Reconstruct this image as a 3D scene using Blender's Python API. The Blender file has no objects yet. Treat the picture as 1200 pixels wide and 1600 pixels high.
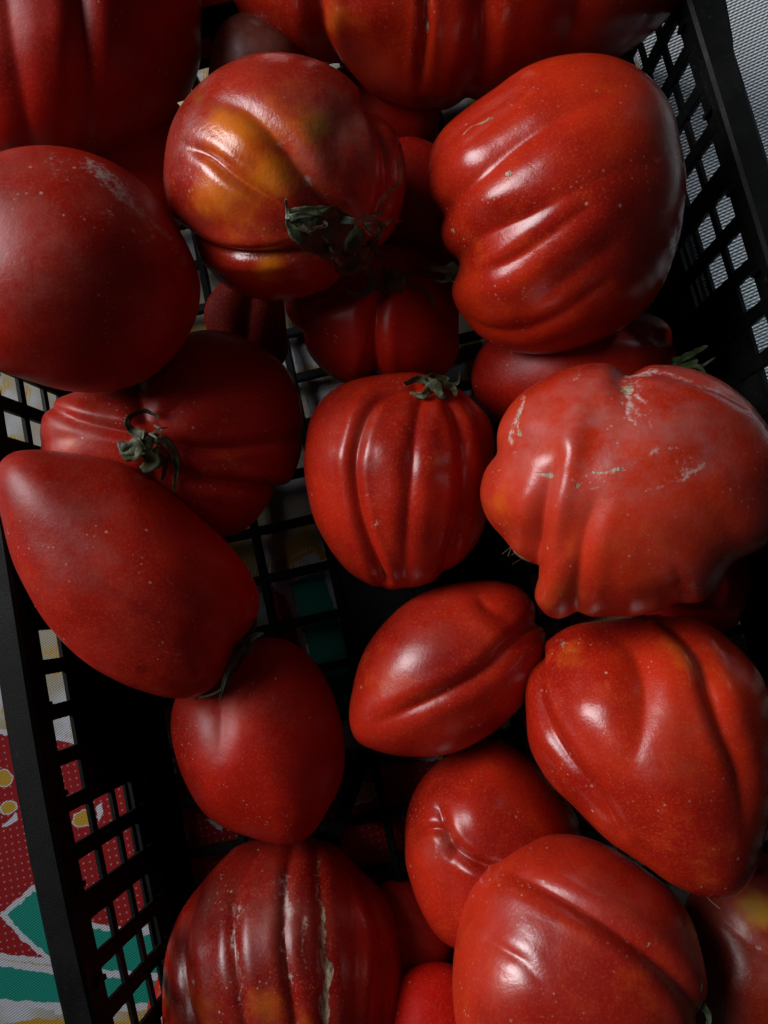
import bpy, math, random
import numpy as np
from mathutils import Vector
from mathutils.bvhtree import BVHTree

random.seed(7)
rng = np.random.default_rng(11)
S = bpy.context.scene
C = S.collection

# ---------------------------------------------------------------- camera
F = 1208.0                     # focal length in photograph pixels (1200 x 1600)
CAM_H = 0.448
_z = np.array([-95.0, 145.0, F]); _z /= np.linalg.norm(_z)
_x = np.array([1.0, 0, 0]); _x -= (_x @ _z) * _z; _x /= np.linalg.norm(_x)
_y = np.cross(_z, _x)
R = np.array([_x, _y, _z])     # camera -> world
EYE = np.array([0, 0, CAM_H])

cam = bpy.data.objects.new('camera', bpy.data.cameras.new('camera'))
C.objects.link(cam)
cam.data.sensor_fit = 'VERTICAL'
cam.data.sensor_height = 32.0
cam.data.lens = F / 1600 * 32.0
cam.data.clip_start = 0.01
cam.data.clip_end = 50
M4 = np.eye(4); M4[:3, :3] = R; M4[:3, 3] = EYE
from mathutils import Matrix
cam.matrix_world = Matrix(M4.tolist())
S.camera = cam

# ---------------------------------------------------------------- light
w = bpy.data.worlds.new('World'); S.world = w; w.use_nodes = True
bg = w.node_tree.nodes['Background']
bg.inputs['Color'].default_value = (0.55, 0.68, 0.85, 1)
bg.inputs['Strength'].default_value = 0.026

def area(name, pos, target, sx, sy, power, col, spread=180):
    l = bpy.data.lights.new(name, 'AREA'); l.shape = 'RECTANGLE'
    l.size = sx; l.size_y = sy; l.energy = power; l.color = col
    l.spread = math.radians(spread)
    o = bpy.data.objects.new(name, l); C.objects.link(o)
    o.location = pos
    o.rotation_euler = (Vector(target) - Vector(pos)).to_track_quat('-Z', 'Y').to_euler()
    return o
area('window_light', (-1.18, 0.45, 1.08), (0.26, 0.06, 0.08), 0.98, 1.18, 6.4, (0.96, 0.97, 1.0), 60)
area('mat_fill_light', (1.15, 1.10, 0.62), (0.46, 0.31, 0.0), 0.3, 0.3, 0.62, (0.80, 0.90, 1.0), 16)  # narrow lamp added to brighten the woven mat

vs = S.view_settings
vs.view_transform = 'Standard'; vs.look = 'None'; vs.exposure = 0; vs.gamma = 1
vs.use_curve_mapping = False

# ---------------------------------------------------------------- helpers
def ray(px, py):
    d = R @ np.array([px - 600.0, 800.0 - py, -F])
    return d / np.linalg.norm(d)
def at_z(px, py, z):
    d = ray(px, py); t = (z - CAM_H) / d[2]
    return EYE + d * t
def at_depth(px, py, zc):      # zc = distance along the optical axis
    return EYE + R @ np.array([(px - 600.0) * zc / F, (800.0 - py) * zc / F, -zc])

def mesh_obj(name, V, Fc, mat, parent=None, loc=(0, 0, 0), smooth=False):
    me = bpy.data.meshes.new(name)
    me.from_pydata([tuple(map(float, v)) for v in V], [], [tuple(int(i) for i in f) for f in Fc])
    if smooth:
        me.polygons.foreach_set('use_smooth', [True] * len(me.polygons))
    me.materials.append(mat); me.update()
    o = bpy.data.objects.new(name, me); C.objects.link(o)
    o.location = loc
    if parent is not None: o.parent = parent
    return o
def tag(o, label, cat, group=None, kind=None):
    if label: o['label'] = label
    if cat: o['category'] = cat
    if group: o['group'] = group
    if kind: o['kind'] = kind
    return o

# ---------------------------------------------------------------- node helpers
class NT:
    def __init__(s, name):
        s.m = bpy.data.materials.new(name); s.m.use_nodes = True
        s.t = s.m.node_tree; s.n = s.t.nodes; s.l = s.t.links
        s.p = s.n['Principled BSDF']
    def put(s, v, sock):
        if isinstance(v, bpy.types.NodeSocket): s.l.new(v, sock)
        elif v is not None: sock.default_value = v
    def math(s, op, a, b=None, c=None, clamp=False):
        n = s.n.new('ShaderNodeMath'); n.operation = op; n.use_clamp = clamp
        s.put(a, n.inputs[0]); s.put(b, n.inputs[1])
        if c is not None: s.put(c, n.inputs[2])
        return n.outputs[0]
    def mix(s, f, a, b):
        n = s.n.new('ShaderNodeMix'); n.data_type = 'RGBA'
        s.put(f, n.inputs[0]); s.put(a, n.inputs[6]); s.put(b, n.inputs[7])
        return n.outputs[2]
    def noise(s, scale, detail=3, rough=.5, vec=None, off=None, dist=0):
        n = s.n.new('ShaderNodeTexNoise')
        n.inputs['Scale'].default_value = scale; n.inputs['Detail'].default_value = detail
        n.inputs['Roughness'].default_value = rough; n.inputs['Distortion'].default_value = dist
        if vec is not None: s.l.new(vec, n.inputs['Vector'])
        return n.outputs['Fac']
    def ramp(s, v, a, b, lo=0.0, hi=1.0):
        n = s.n.new('ShaderNodeMapRange'); n.interpolation_type = 'SMOOTHSTEP'
        s.put(v, n.inputs[0])
        n.inputs[1].default_value = a; n.inputs[2].default_value = b
        n.inputs[3].default_value = lo; n.inputs[4].default_value = hi
        return n.outputs[0]
    def coord(s, off=(0, 0, 0), rot=0, scale=(1, 1, 1)):
        c = s.n.new('ShaderNodeTexCoord'); mp = s.n.new('ShaderNodeMapping')
        mp.inputs['Location'].default_value = off; mp.inputs['Rotation'].default_value = (0, 0, rot)
        mp.inputs['Scale'].default_value = scale
        s.l.new(c.outputs['Object'], mp.inputs['Vector'])
        return mp.outputs[0]
    def attr(s, name):
        n = s.n.new('ShaderNodeAttribute'); n.attribute_name = name; return n.outputs['Fac']
    def bump(s, h, strength, dist):
        n = s.n.new('ShaderNodeBump'); n.inputs['Strength'].default_value = strength
        n.inputs['Distance'].default_value = dist; s.l.new(h, n.inputs['Height'])
        s.l.new(n.outputs[0], s.p.inputs['Normal']); return n

# ---------------------------------------------------------------- materials
def tomato_mat(name, col=(0.30, 0.020, 0.006), dark=(0.13, 0.006, 0.004), orange=(0.48, 0.10, 0.008),
               rough=0.30, bloom=0.25, speck=0.5, seed=0, wax=(0.27, 0.085, 0.06), peel=.42, waxr=.24, spec=.4):
    col = tuple(x * 1.22 for x in col); dark = tuple(x * 1.15 for x in dark)
    g = NT(name)
    v = g.coord((seed * 3.1, seed * 1.7, seed * 2.3))
    big = g.noise(14, 3, .55, v)
    mid = g.noise(70, 4, .6, v)
    fine = g.noise(900, 2, .6, v)
    c = g.mix(g.ramp(big, .34, .66), (*dark, 1), (*col, 1))
    c = g.mix(g.math('MULTIPLY', g.ramp(mid, .45, .75), .30), c, (col[0] * 1.3, col[1] * 2.2, col[2] * 1.2, 1))
    oa = g.math('ADD', g.attr('orange'), g.math('MULTIPLY', g.math('SUBTRACT', mid, .5), 1.1))
    c = g.mix(g.ramp(oa, .15, 1.0), c, (*orange, 1))
    ga = g.math('ADD', g.attr('green'), g.math('MULTIPLY', g.math('SUBTRACT', mid, .5), .5))
    c = g.mix(g.ramp(ga, .2, 1.1), c, (0.22, 0.17, 0.012, 1))
    # golden flecks in the skin
    vo = g.n.new('ShaderNodeTexVoronoi'); vo.inputs['Scale'].default_value = 620
    g.l.new(v, vo.inputs['Vector'])
    fl = g.ramp(vo.outputs['Distance'], .10, .32, 1, 0)
    flm = g.math('MULTIPLY', fl, g.ramp(mid, .40, .62, .08, speck * .55))
    c = g.mix(flm, c, (0.52, 0.14, 0.04, 1))
    c = g.mix(g.math('MULTIPLY', g.ramp(fine, .5, .72), .22), c, (0.46, 0.09, 0.03, 1))
    # waxy bloom / dust
    bn = g.noise(42, 5, .68, v)
    ba = g.math('ADD', g.attr('bloom'), bloom)
    bm = g.math('MULTIPLY', ba, g.ramp(bn, .36, .68))
    bm = g.math('MULTIPLY', bm, g.ramp(g.noise(260, 3, .6, v), .25, .7, .55, 1.0))
    bm = g.math('MINIMUM', bm, .85)
    c = g.mix(bm, c, (*wax, 1))
    # dried pale water spots
    vs_ = g.n.new('ShaderNodeTexVoronoi'); vs_.inputs['Scale'].default_value = 120
    g.l.new(v, vs_.inputs['Vector'])
    sp = g.ramp(vs_.outputs['Distance'], .055, .10, 1, 0)
    sp = g.math('MULTIPLY', sp, g.ramp(g.noise(25, 2, .5, v), .50, .64, 0, .75))
    c = g.mix(sp, c, (0.48, 0.30, 0.24, 1))
    # tiny dry flecks gathered in patches
    v3 = g.n.new('ShaderNodeTexVoronoi'); v3.inputs['Scale'].default_value = 330
    g.l.new(v, v3.inputs['Vector'])
    s3 = g.math('MULTIPLY', g.ramp(v3.outputs['Distance'], .10, .20, 1, 0), g.ramp(g.noise(34, 3, .6, v), .54, .66, 0, .55))
    c = g.mix(s3, c, (0.44, 0.28, 0.22, 1))
    # scars
    sa = g.math('ADD', g.attr('scar'), g.math('MULTIPLY', g.math('SUBTRACT', g.noise(330, 4, .7, v), .5), 1.3))
    sm = g.ramp(sa, .42, .70)
    sc_ = g.mix(g.ramp(g.noise(520, 4, .75, g.coord(scale=(1, .22, 1))), .38, .62), (0.11, 0.065, 0.035, 1), (0.42, 0.32, 0.20, 1))
    c = g.mix(sm, c, sc_)
    # pale milky streaks
    pa = g.math('ADD', g.attr('pale'), g.math('MULTIPLY', g.math('SUBTRACT', g.noise(420, 5, .75, v), .5), 1.9))
    pm = g.ramp(pa, .42, .95, 0, .85)
    c = g.mix(pm, c, (0.50, 0.38, 0.34, 1))
    g.l.new(c, g.p.inputs['Base Color'])
    r = g.math('ADD', rough, g.math('MULTIPLY', bm, waxr))
    r = g.math('ADD', r, g.math('MULTIPLY', g.math('MAXIMUM', sm, pm), .35))
    r = g.math('ADD', r, g.math('MULTIPLY', g.math('SUBTRACT', bn, .5), .22), clamp=True)
    g.l.new(r, g.p.inputs['Roughness'])
    g.p.inputs['Subsurface Weight'].default_value = .07
    g.p.inputs['Subsurface Radius'].default_value = (1.0, .25, .12)
    g.p.inputs['Subsurface Scale'].default_value = .006
    g.p.inputs['Specular IOR Level'].default_value = spec
    h = g.math('ADD', g.math('MULTIPLY', mid, .6), g.math('MULTIPLY', fine, .10))
    h = g.math('ADD', h, g.math('MULTIPLY', g.noise(240, 3, .5, v), .12))
    h = g.math('ADD', h, g.math('MULTIPLY', sm, -.18))
    g.bump(h, peel, .0012)
    return g.m

def plastic():
    g = NT('black_crate_plastic'); v = g.coord()
    n1 = g.noise(40, 4, .6, v); n2 = g.noise(1400, 2, .5, v)
    c = g.mix(g.ramp(n1, .4, .75), (0.0025, 0.0025, 0.0025, 1), (0.0048, 0.0048, 0.0046, 1))
    d = g.math('MULTIPLY', g.ramp(g.noise(300, 5, .7, v), .56, .76, 0, .40), g.ramp(g.noise(22, 3, .6, v), .42, .62))
    c = g.mix(d, c, (0.055, 0.05, 0.043, 1))
    g.l.new(c, g.p.inputs['Base Color'])
    g.l.new(g.ramp(n1, .3, .7, .46, .66), g.p.inputs['Roughness'])
    g.p.inputs['Specular IOR Level'].default_value = .12
    g.bump(g.math('ADD', n2, g.math('MULTIPLY', n1, 2)), .25, .0006)
    return g.m
PLASTIC = plastic()

def greens(name, a, b, rough=.6):
    g = NT(name); v = g.coord()
    n = g.noise(160, 4, .65, v)
    c = g.mix(g.ramp(n, .35, .7), (*a, 1), (*b, 1))
    c = g.mix(g.ramp(g.noise(420, 3, .6, v), .60, .78, 0, .7), c, (0.17, 0.14, 0.07, 1))
    g.l.new(c, g.p.inputs['Base Color']); g.p.inputs['Roughness'].default_value = rough
    g.bump(g.noise(700, 3, .6, v), .5, .0006)
    return g.m
GREEN = greens('dry_green_sepal', (0.020, 0.025, 0.006), (0.062, 0.064, 0.018))
FRESH = greens('fresh_green_sepal', (0.03, 0.055, 0.012), (0.06, 0.10, 0.022))
PALEGREEN = greens('pale_dried_sepal_edge', (0.10, 0.13, 0.085), (0.22, 0.24, 0.16))
BROWN = greens('brown_dried_fibre', (0.07, 0.045, 0.03), (0.16, 0.11, 0.07))

# printed cloth: flat shapes laid out in the cloth's own plane (metres)
def cloth_mat():
    g = NT('printed_table_cloth')
    v0 = g.coord()
    # slightly wobbling printed edges
    nz = g.n.new('ShaderNodeTexNoise'); nz.inputs['Scale'].default_value = 260; nz.inputs['Detail'].default_value = 2
    g.l.new(v0, nz.inputs['Vector'])
    sub = g.n.new('ShaderNodeVectorMath'); sub.operation = 'SUBTRACT'
    g.l.new(nz.outputs['Color'], sub.inputs[0]); sub.inputs[1].default_value = (.5, .5, .5)
    mul = g.n.new('ShaderNodeVectorMath'); mul.operation = 'SCALE'
    g.l.new(sub.outputs[0], mul.inputs[0]); mul.inputs['Scale'].default_value = .0034
    add = g.n.new('ShaderNodeVectorMath'); add.operation = 'ADD'
    g.l.new(v0, add.inputs[0]); g.l.new(mul.outputs[0], add.inputs[1])
    sep = g.n.new('ShaderNodeSeparateXYZ'); g.l.new(add.outputs[0], sep.inputs[0])
    X, Y = sep.outputs[0], sep.outputs[1]
    def poly(pts):                      # convex polygon -> inside distance (m), positive inside
        P = [at_z(px, py, -.003)[:2] for px, py in pts]
        ar = sum(P[i][0] * P[(i + 1) % len(P)][1] - P[(i + 1) % len(P)][0] * P[i][1] for i in range(len(P)))
        if ar < 0: P = P[::-1]
        out = None
        for i in range(len(P)):
            a, b = P[i], P[(i + 1) % len(P)]
            e = b - a; L = np.hypot(*e); nx, ny = -e[1] / L, e[0] / L
            k = -(nx * a[0] + ny * a[1])
            d = g.math('MULTIPLY_ADD', X, float(nx), float(k))
            d = g.math('MULTIPLY_ADD', Y, float(ny), d)
            out = d if out is None else g.math('MINIMUM', out, d)
        return out
    def ell(px, py, rx, ry, ang=0):
        c = at_z(px, py, -.003); s = 1 / 2700.
        ca, sa = math.cos(ang), math.sin(ang)
        dx = g.math('SUBTRACT', X, float(c[0])); dy = g.math('SUBTRACT', Y, float(c[1]))
        a = g.math('DIVIDE', g.math('ADD', g.math('MULTIPLY', dx, ca), g.math('MULTIPLY', dy, sa)), rx * s)
        b = g.math('DIVIDE', g.math('ADD', g.math('MULTIPLY', dx, -sa), g.math('MULTIPLY', dy, ca)), ry * s)
        q = g.math('SQRT', g.math('ADD', g.math('MULTIPLY', a, a), g.math('MULTIPLY', b, b)))
        return g.math('MULTIPLY', g.math('SUBTRACT', 1, q), min(rx, ry) * s)
    e = .00025
    WHITE = (0.38, 0.39, 0.42, 1); TEAL = (0.006, 0.17, 0.125, 1); RED = (0.21, 0.006, 0.007, 1)
    YEL = (0.34, 0.20, 0.02, 1); CREAM = (0.27, 0.24, 0.18, 1)
    col = g.mix(g.ramp(g.noise(22, 2, .5, v0), .42, .60), CREAM, WHITE)
    # loose yellow brush strokes over the pale ground
    wv = g.n.new('ShaderNodeTexWave'); wv.inputs['Scale'].default_value = 150; wv.inputs['Distortion'].default_value = 5
    g.l.new(v0, wv.inputs['Vector'])
    ym = g.math('MULTIPLY', g.ramp(g.noise(38, 3, .6, v0), .50, .58), g.ramp(wv.outputs['Fac'], .35, .6, .25, 1))
    col = g.mix(ym, col, YEL)
    def shape(col, d, c, border=0.0, bc=WHITE):
        if border:
            col = g.mix(g.ramp(d, -border - e, -border + e), col, bc)
        return g.mix(g.ramp(d, -e, e), col, c)
    # strokes seen through the floor grid in the middle
    for pts in ([(468, 822), (479, 820), (512, 872), (501, 876)], [(428, 892), (446, 846), (458, 850), (448, 890)],
                [(440, 868), (486, 846), (489, 850), (443, 874)], [(444, 878), (492, 856), (495, 860), (447, 884)],
                [(445, 861), (480, 842), (482, 845), (447, 865)]):
        col = shape(col, poly(pts), YEL)
    # yellow ground at the lower left
    col = shape(col, poly([(-200, 1580), (60, 1592), (110, 1584), (400, 1572), (400, 1900), (-200, 1900)]), YEL)
    # the big red field with dots
    red = poly([(-330, 1130), (40, 1150), (275, 1192), (285, 1425), (75, 1504), (0, 1488), (-300, 1452)])
    # staggered pin dots
    dv = g.coord(rot=.55); s2 = g.n.new('ShaderNodeSeparateXYZ'); g.l.new(dv, s2.inputs[0])
    pitch = .0056
    def fr(a, o): return g.math('SUBTRACT', g.math('FRACT', g.math('ADD', g.math('DIVIDE', a, pitch), o)), .5)
    def dots(o):
        a, b = fr(s2.outputs[0], o), fr(s2.outputs[1], o)
        return g.math('SQRT', g.math('ADD', g.math('MULTIPLY', a, a), g.math('MULTIPLY', b, b)))
    dd = g.math('MINIMUM', dots(100.0), dots(100.5))
    dm = g.ramp(dd, .07, .13, 1, 0)
    RD = g.mix(g.math('MULTIPLY', dm, .32), RED, WHITE)
    col = shape(col, red, RD, .0030)
    col = shape(col, poly([(230, 1196), (420, 1176), (600, 1168), (700, 1190), (900, 1230), (900, 1446), (250, 1446)]), RD, 0)
    col = shape(col, red, RD, 0)
    # teal band with white rims, then the teal wedge
    for pp in ([(80, 1522), (165, 1528), (260, 1537), (260, 1568), (93, 1576)], [(-200, 1500), (0, 1508), (87, 1523), (95, 1576), (0, 1561), (-200, 1545)]):
        col = shape(col, poly(pp), TEAL, .0034)
    col = shape(col, poly([(75, 1526), (165, 1532), (165, 1566), (75, 1568)]), TEAL)
    for pp in ([(12, 1429), (54, 1392), (140, 1448), (140, 1512), (76, 1492), (38, 1458)], [(135, 1450), (150, 1452), (262, 1466), (262, 1524), (170, 1517), (135, 1510)]):
        col = shape(col, poly(pp), TEAL, .0030)
    col = shape(col, poly([(120, 1444), (160, 1457), (160, 1512), (120, 1508)]), TEAL)
    # fruit slices and pale flecks on the red
    for a in ((4, 1217, 14, 12), (12, 1262, 12, 8), (129, 1280, 17, 11), (284, 1306, 9, 14), (566, 1240, 26, 12), (684, 1262, 10, 14), (-40, 1330, 16, 12)):
        col = shape(col, ell(*a, .3), YEL, .0006)
    for pts in ([(3, 1291), (24, 1270), (27, 1280), (10, 1293)], [(256, 1216), (274, 1199), (278, 1206), (260, 1222)],
                [(322, 1278), (350, 1290), (346, 1298), (330, 1290)], [(148, 1260), (158, 1254), (160, 1270), (152, 1284)],
                [(207, 1330), (216, 1305), (220, 1316), (212, 1334)], [(604, 1172), (690, 1176), (680, 1190), (610, 1186)],
                [(255, 1192), (275, 1186), (275, 1192), (256, 1196)]):
        col = shape(col, poly(pts), WHITE)
    # teal square and its red neighbour in the middle
    col = shape(col, poly([(424, 915), (448, 935), (470, 1010), (440, 1012), (425, 960)]), RD, 0)
    col = shape(col, poly([(452, 910), (504, 893), (552, 1038), (545, 1120), (515, 1120), (480, 1010)]), TEAL, .0036)
    # canvas weave
    wv2 = g.coord(rot=.95); s3 = g.n.new('ShaderNodeSeparateXYZ'); g.l.new(wv2, s3.inputs[0])
    a = g.math('SINE', g.math('MULTIPLY', s3.outputs[0], 5200)); b = g.math('SINE', g.math('MULTIPLY', s3.outputs[1], 9000))
    wh = g.math('ADD', g.math('MULTIPLY', a, .35), g.math('MULTIPLY', b, .15))
    wh = g.math('ADD', wh, g.math('MULTIPLY', g.noise(1200, 2, .6, v0), .8))
    shade = g.ramp(wh, -.2, .9, .72, 1.08)
    hsv = g.n.new('ShaderNodeHueSaturation'); g.l.new(col, hsv.inputs['Color']); g.l.new(shade, hsv.inputs['Value'])
    g.l.new(hsv.outputs[0], g.p.inputs['Base Color'])
    g.p.inputs['Roughness'].default_value = .9; g.p.inputs['Specular IOR Level'].default_value = .15
    g.bump(wh, .5, .0005)
    return g.m

def mesh_fabric_mat():
    g = NT('white_woven_mesh')
    v = g.coord(rot=-.42); s = g.n.new('ShaderNodeSeparateXYZ'); g.l.new(v, s.inputs[0])
    kx, ky = 2 * math.pi / .0034, 2 * math.pi / .0019
    row = g.math('MULTIPLY', s.outputs[1], ky)
    x = g.math('ADD', g.math('MULTIPLY', s.outputs[0], kx), g.math('MULTIPLY', g.math('FLOOR', g.math('DIVIDE', row, 2 * math.pi)), math.pi))
    sx = g.math('SINE', x); sy = g.math('SINE', row)
    h = g.math('ADD', g.math('MULTIPLY', sx, .45), sy)
    h = g.math('ADD', h, g.math('MULTIPLY', g.math('SUBTRACT', g.noise(900, 2, .5, v), .5), .5))
    c = g.mix(g.ramp(h, -.75, .55), (0.10, 0.11, 0.12, 1), (0.74, 0.78, 0.80, 1))
    g.l.new(c, g.p.inputs['Base Color']); g.p.inputs['Roughness'].default_value = .75
    g.bump(h, .8, .0005)
    return g.m

# ---------------------------------------------------------------- setting
def sheet(name, x0, x1, y0, y1, z, mat, wob=0.0, n=60):
    xs = np.linspace(x0, x1, n); ys = np.linspace(y0, y1, n)
    V = [(x, y, z + wob * (math.sin(x * 31 + y * 17) + math.sin(y * 43 - x * 11)) * .5) for y in ys for x in xs]
    Fc = [(j * n + i, j * n + i + 1, (j + 1) * n + i + 1, (j + 1) * n + i) for j in range(n - 1) for i in range(n - 1)]
    return mesh_obj(name, V, Fc, mat, smooth=True)
tb = NT('table_board'); tb.p.inputs['Base Color'].default_value = (.10, .07, .05, 1)
tb.l.new(tb.mix(tb.noise(9, 5, .6, tb.coord(scale=(1, 8, 1))), (.020, .014, .010, 1), (.045, .032, .022, 1)), tb.p.inputs['Base Color'])
t_ = sheet('table_top', -.9, .9, -.29, 1.2, -.012, tb.m, 0, 3); t_['kind'] = 'structure'
cl = sheet('tablecloth', -.40, .46, -.275, .62, -.0035, cloth_mat(), .0016, 120)
tag(cl, 'printed tablecloth with red, teal, white and yellow fruit pattern under the crate', 'tablecloth')

# ---------------------------------------------------------------- crate
A = math.radians(12.5)
U = np.array([math.cos(A), math.sin(A), 0]); Vv = np.array([-math.sin(A), math.cos(A), 0]); Z = np.array([0, 0, 1.0])
V0 = .035; HL = .268           # crate centre along v and half length
UC = -.0075                    # centre across
HB, HT = .1700, .1800          # half width of the inner faces at floor and at rim
ZF, ZR = .0035, .1120
def W(u, v, z): return U * u + Vv * v + Z * z

crate = bpy.data.objects.new('plastic_crate', None); C.objects.link(crate)
crate.location = W(UC, V0, 0)
tag(crate, 'black plastic lattice crate holding the tomatoes', 'crate')
CO = np.array(crate.location)

def wall_pt(side, s, z, t):
    """side +1/-1; s along the wall; z height; t outward from inner face"""
    k = (HT - HB) / (ZR - ZF)
    h = HB + (z - ZF) * k
    if side < 0: h += .0008 - .0062 * (z / ZR) * (min(0, s + .03) / .142) ** 2
    return W(UC + side * (h + t), V0 + s, z)

def hexa(P):                    # 8 points: bottom ring 0-3, top ring 4-7
    return [(0, 3, 2, 1), (4, 5, 6, 7), (0, 1, 5, 4), (1, 2, 6, 5), (2, 3, 7, 6), (3, 0, 4, 7)]
def bevel_box(P, b):
    import bmesh
    bm = bmesh.new(); vs_ = [bm.verts.new(p) for p in P]
    for f in hexa(P): bm.faces.new([vs_[i] for i in f])
    bmesh.ops.recalc_face_normals(bm, faces=bm.faces[:])
    if b: bmesh.ops.bevel(bm, geom=bm.edges[:], offset=b, segments=2, affect='EDGES', clamp_overlap=True)
    bm.verts.index_update()
    V = [tuple(v.co) for v in bm.verts]; Fc = [[v.index for v in f.verts] for f in bm.faces]
    bm.free(); return V, Fc
def crate_piece(name, P, b=.0005, label=None):
    P = [np.array(p) - CO for p in P]
    c = sum(P) / len(P)
    V, Fc = bevel_box([p - c for p in P], b)
    o = mesh_obj(name, V, Fc, PLASTIC, crate, c, smooth=False)
    if label: o['label'] = label
    return o
def wall_box(name, side, s0, s1, z0, z1, t0, t1, b=.0005):
    P = [wall_pt(side, s0, z0, t0), wall_pt(side, s1, z0, t0), wall_pt(side, s1, z0, t1), wall_pt(side, s0, z0, t1),
         wall_pt(side, s0, z1, t0), wall_pt(side, s1, z1, t0), wall_pt(side, s1, z1, t1), wall_pt(side, s0, z1, t1)]
    return crate_piece(name, P, b)
def wall_strip(name, side, s0, s1, z0, z1, t0, t1, n=28):
    V, Fc = [], []
    ss = np.linspace(s0, s1, n)
    for s in ss:
        for z, t in ((z0, t0), (z0, t1), (z1, t1), (z1, t0)): V.append(wall_pt(side, s, z, t) - CO)
    for i in range(n - 1):
        for j in range(4):
            k = (j + 1) % 4; q = (i * 4 + j, i * 4 + k, (i + 1) * 4 + k, (i + 1) * 4 + j); Fc.append(q[::-1] if side > 0 else q)
    e = (n - 1) * 4; Fc.append((0, 1, 2, 3) if side > 0 else (3, 2, 1, 0)); Fc.append((e + 3, e + 2, e + 1, e) if side > 0 else (e, e + 1, e + 2, e + 3))
    c = np.array(V).mean(0)
    return mesh_obj(name, np.array(V) - c, Fc, PLASTIC, crate, c)
cols = [.0125, .0334, .0545, .0753, .0960, .1172, .1430, .1640, .1850, .2060, .2270, .2480]
cols = sorted([-c for c in cols] + cols)
rows = [.0265, .0475, .0680, .0890]
HH = .0084                     # half height of an opening
SOLID = .0860
for side in (-1, 1):
    # continuous bands: top, bottom and rails
    wall_strip('top_band', side, -HL, HL, .0890 + HH, ZR - .004, .0000, .0025)
    wall_strip('bottom_band', side, -HL, HL, ZF, .0265 - HH, .0000, .0025)
    for a, b in zip(rows[:-1], rows[1:]):
        wall_strip('rail', side, -HL, HL, a + HH, b - HH, .0004, .0022)
    # posts
    edges = [-HL] + cols + [HL]
    for i in range(len(cols) - 1):
        a, b = cols[i], cols[i + 1]
        m = (a + b) / 2; gap = b - a
        hw = gap / 2 - .0070
        low = ZF + .001
        wall_box('post', side, m - hw, m + hw, low, ZR - .005, -.0003, .0028)
    wall_box('end_post', side, -HL, cols[0] - .0070, ZF + .001, ZR - .005, -.0003, .0028)
    wall_box('end_post', side, cols[-1] + .0070, HL, ZF + .001, ZR - .005, -.0003, .0028)
    wall_strip('solid_panel', side, -SOLID, SOLID, .0265 - HH - .001, .0680 + HH + .001, .0008, .0020)
    wall_strip('lower_skirt', side, -HL, HL, .0015, .0350, .0062, .0076)
    # rolled rim: L profile swept along the side, flaring at the hand-hold ends
    prof = [(-.0010, -.0006), (-.0014, .0030), (.0000, .0044), (.0100, .0048), (.0118, .0036), (.0122, -.0090), (.0104, -.0092), (.0100, .0008), (.0036, -.0010), (.0034, -.0040), (-.0010, -.0040)]
    ss = sorted(set(list(np.linspace(-HL, HL, 60)) + [.1785, .1805, .1835, .1865, -.1785, -.1805, -.1835, -.1865]))
    Vr, Fr = [], []
    for s in ss:
        fl = min(1, max(0, (abs(s) - .181) / .005)); ex = .0012 * fl + max(0, abs(s) - .186) * .11
        for (t, z) in prof:
            tt = t + (ex if t > .008 else 0)
            Vr.append(wall_pt(side, s, ZR - .004 + z * 1.0 + .001, tt) - CO)
    n = len(prof)
    for i in range(len(ss) - 1):
        for j in range(n):
            k = (j + 1) % n
            q = (i * n + j, i * n + k, (i + 1) * n + k, (i + 1) * n + j)
            Fr.append(q if side > 0 else q[::-1])
    Fr.append(tuple(range(n))); Fr.append(tuple((len(ss) - 1) * n + j for j in range(n))[::-1])
    r_ = mesh_obj('rim', Vr, Fr, PLASTIC, crate)
    # small locating tabs under the rim
    for s in (-.205, -.16, -.12, -.08, -.04, 0, .04, .08, .12, .16, .205):
        wall_box('rim_tab', side, s - .0012, s + .0012, .0985, .1065, -.0022, .0002, .0003)
# end walls (just out of the picture)
for e in (-1, 1):
    s0, s1 = (HL, HL + .0034) if e > 0 else (-HL - .0034, -HL)
    def eb(name, u0, u1, z0, z1, ds0=0, ds1=0):
        P = [W(UC + a, V0 + b, z) for z in (z0, z1) for a, b in ((u0, s0 + ds0), (u1, s0 + ds0), (u1, s1 + ds1), (u0, s1 + ds1))]
        return crate_piece(name, P)
    eb('end_band', -.1815, .1815, .0966, ZR)
    eb('end_band', -.1720, .1720, ZF, .0190)
    for z in (.0371, .0578, .0785): eb('end_rail', -.172, .172, z - .0028, z + .0028, .0006, -.0006)
    for k in range(-8, 9): eb('end_post', k * .0205 - .0026, k * .0205 + .0026, ZF + .001, ZR - .006, -.0010, .0010)
# floor grid
fu = [-.139, -.0985, -.058, -.0175, .023, .0635, .104, .1445]
fv = [V0 - .2265 + .0283 * i - .0283 * 0 for i in range(0, 18)]
fv = [.0085 + .0283 * k for k in range(-8, 10)]
def floor_box(name, u0, u1, v0, v1, z0, z1, b=.0006):
    P = [W(a, c, z) for z in (z0, z1) for a, c in ((u0, v0), (u1, v0), (u1, v1), (u0, v1))]
    return crate_piece(name, P, b)
for u in fu: floor_box('floor_bar', u - .0022, u + .0022, V0 - HL, V0 + HL, .0015, .0072)
for v in fv: floor_box('floor_slat', UC - HB, UC + HB, v - .0026, v + .0026, .0020, .0066)
floor_box('floor_edge', UC - HB - .002, UC - HB + .0055, V0 - HL, V0 + HL, .0010, .0080)
floor_box('floor_edge', UC + HB - .0055, UC + HB + .002, V0 - HL, V0 + HL, .0010, .0080)
floor_box('floor_panel', -.0555, .0500, -.0500, .0420, .0026, .0061)
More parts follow.
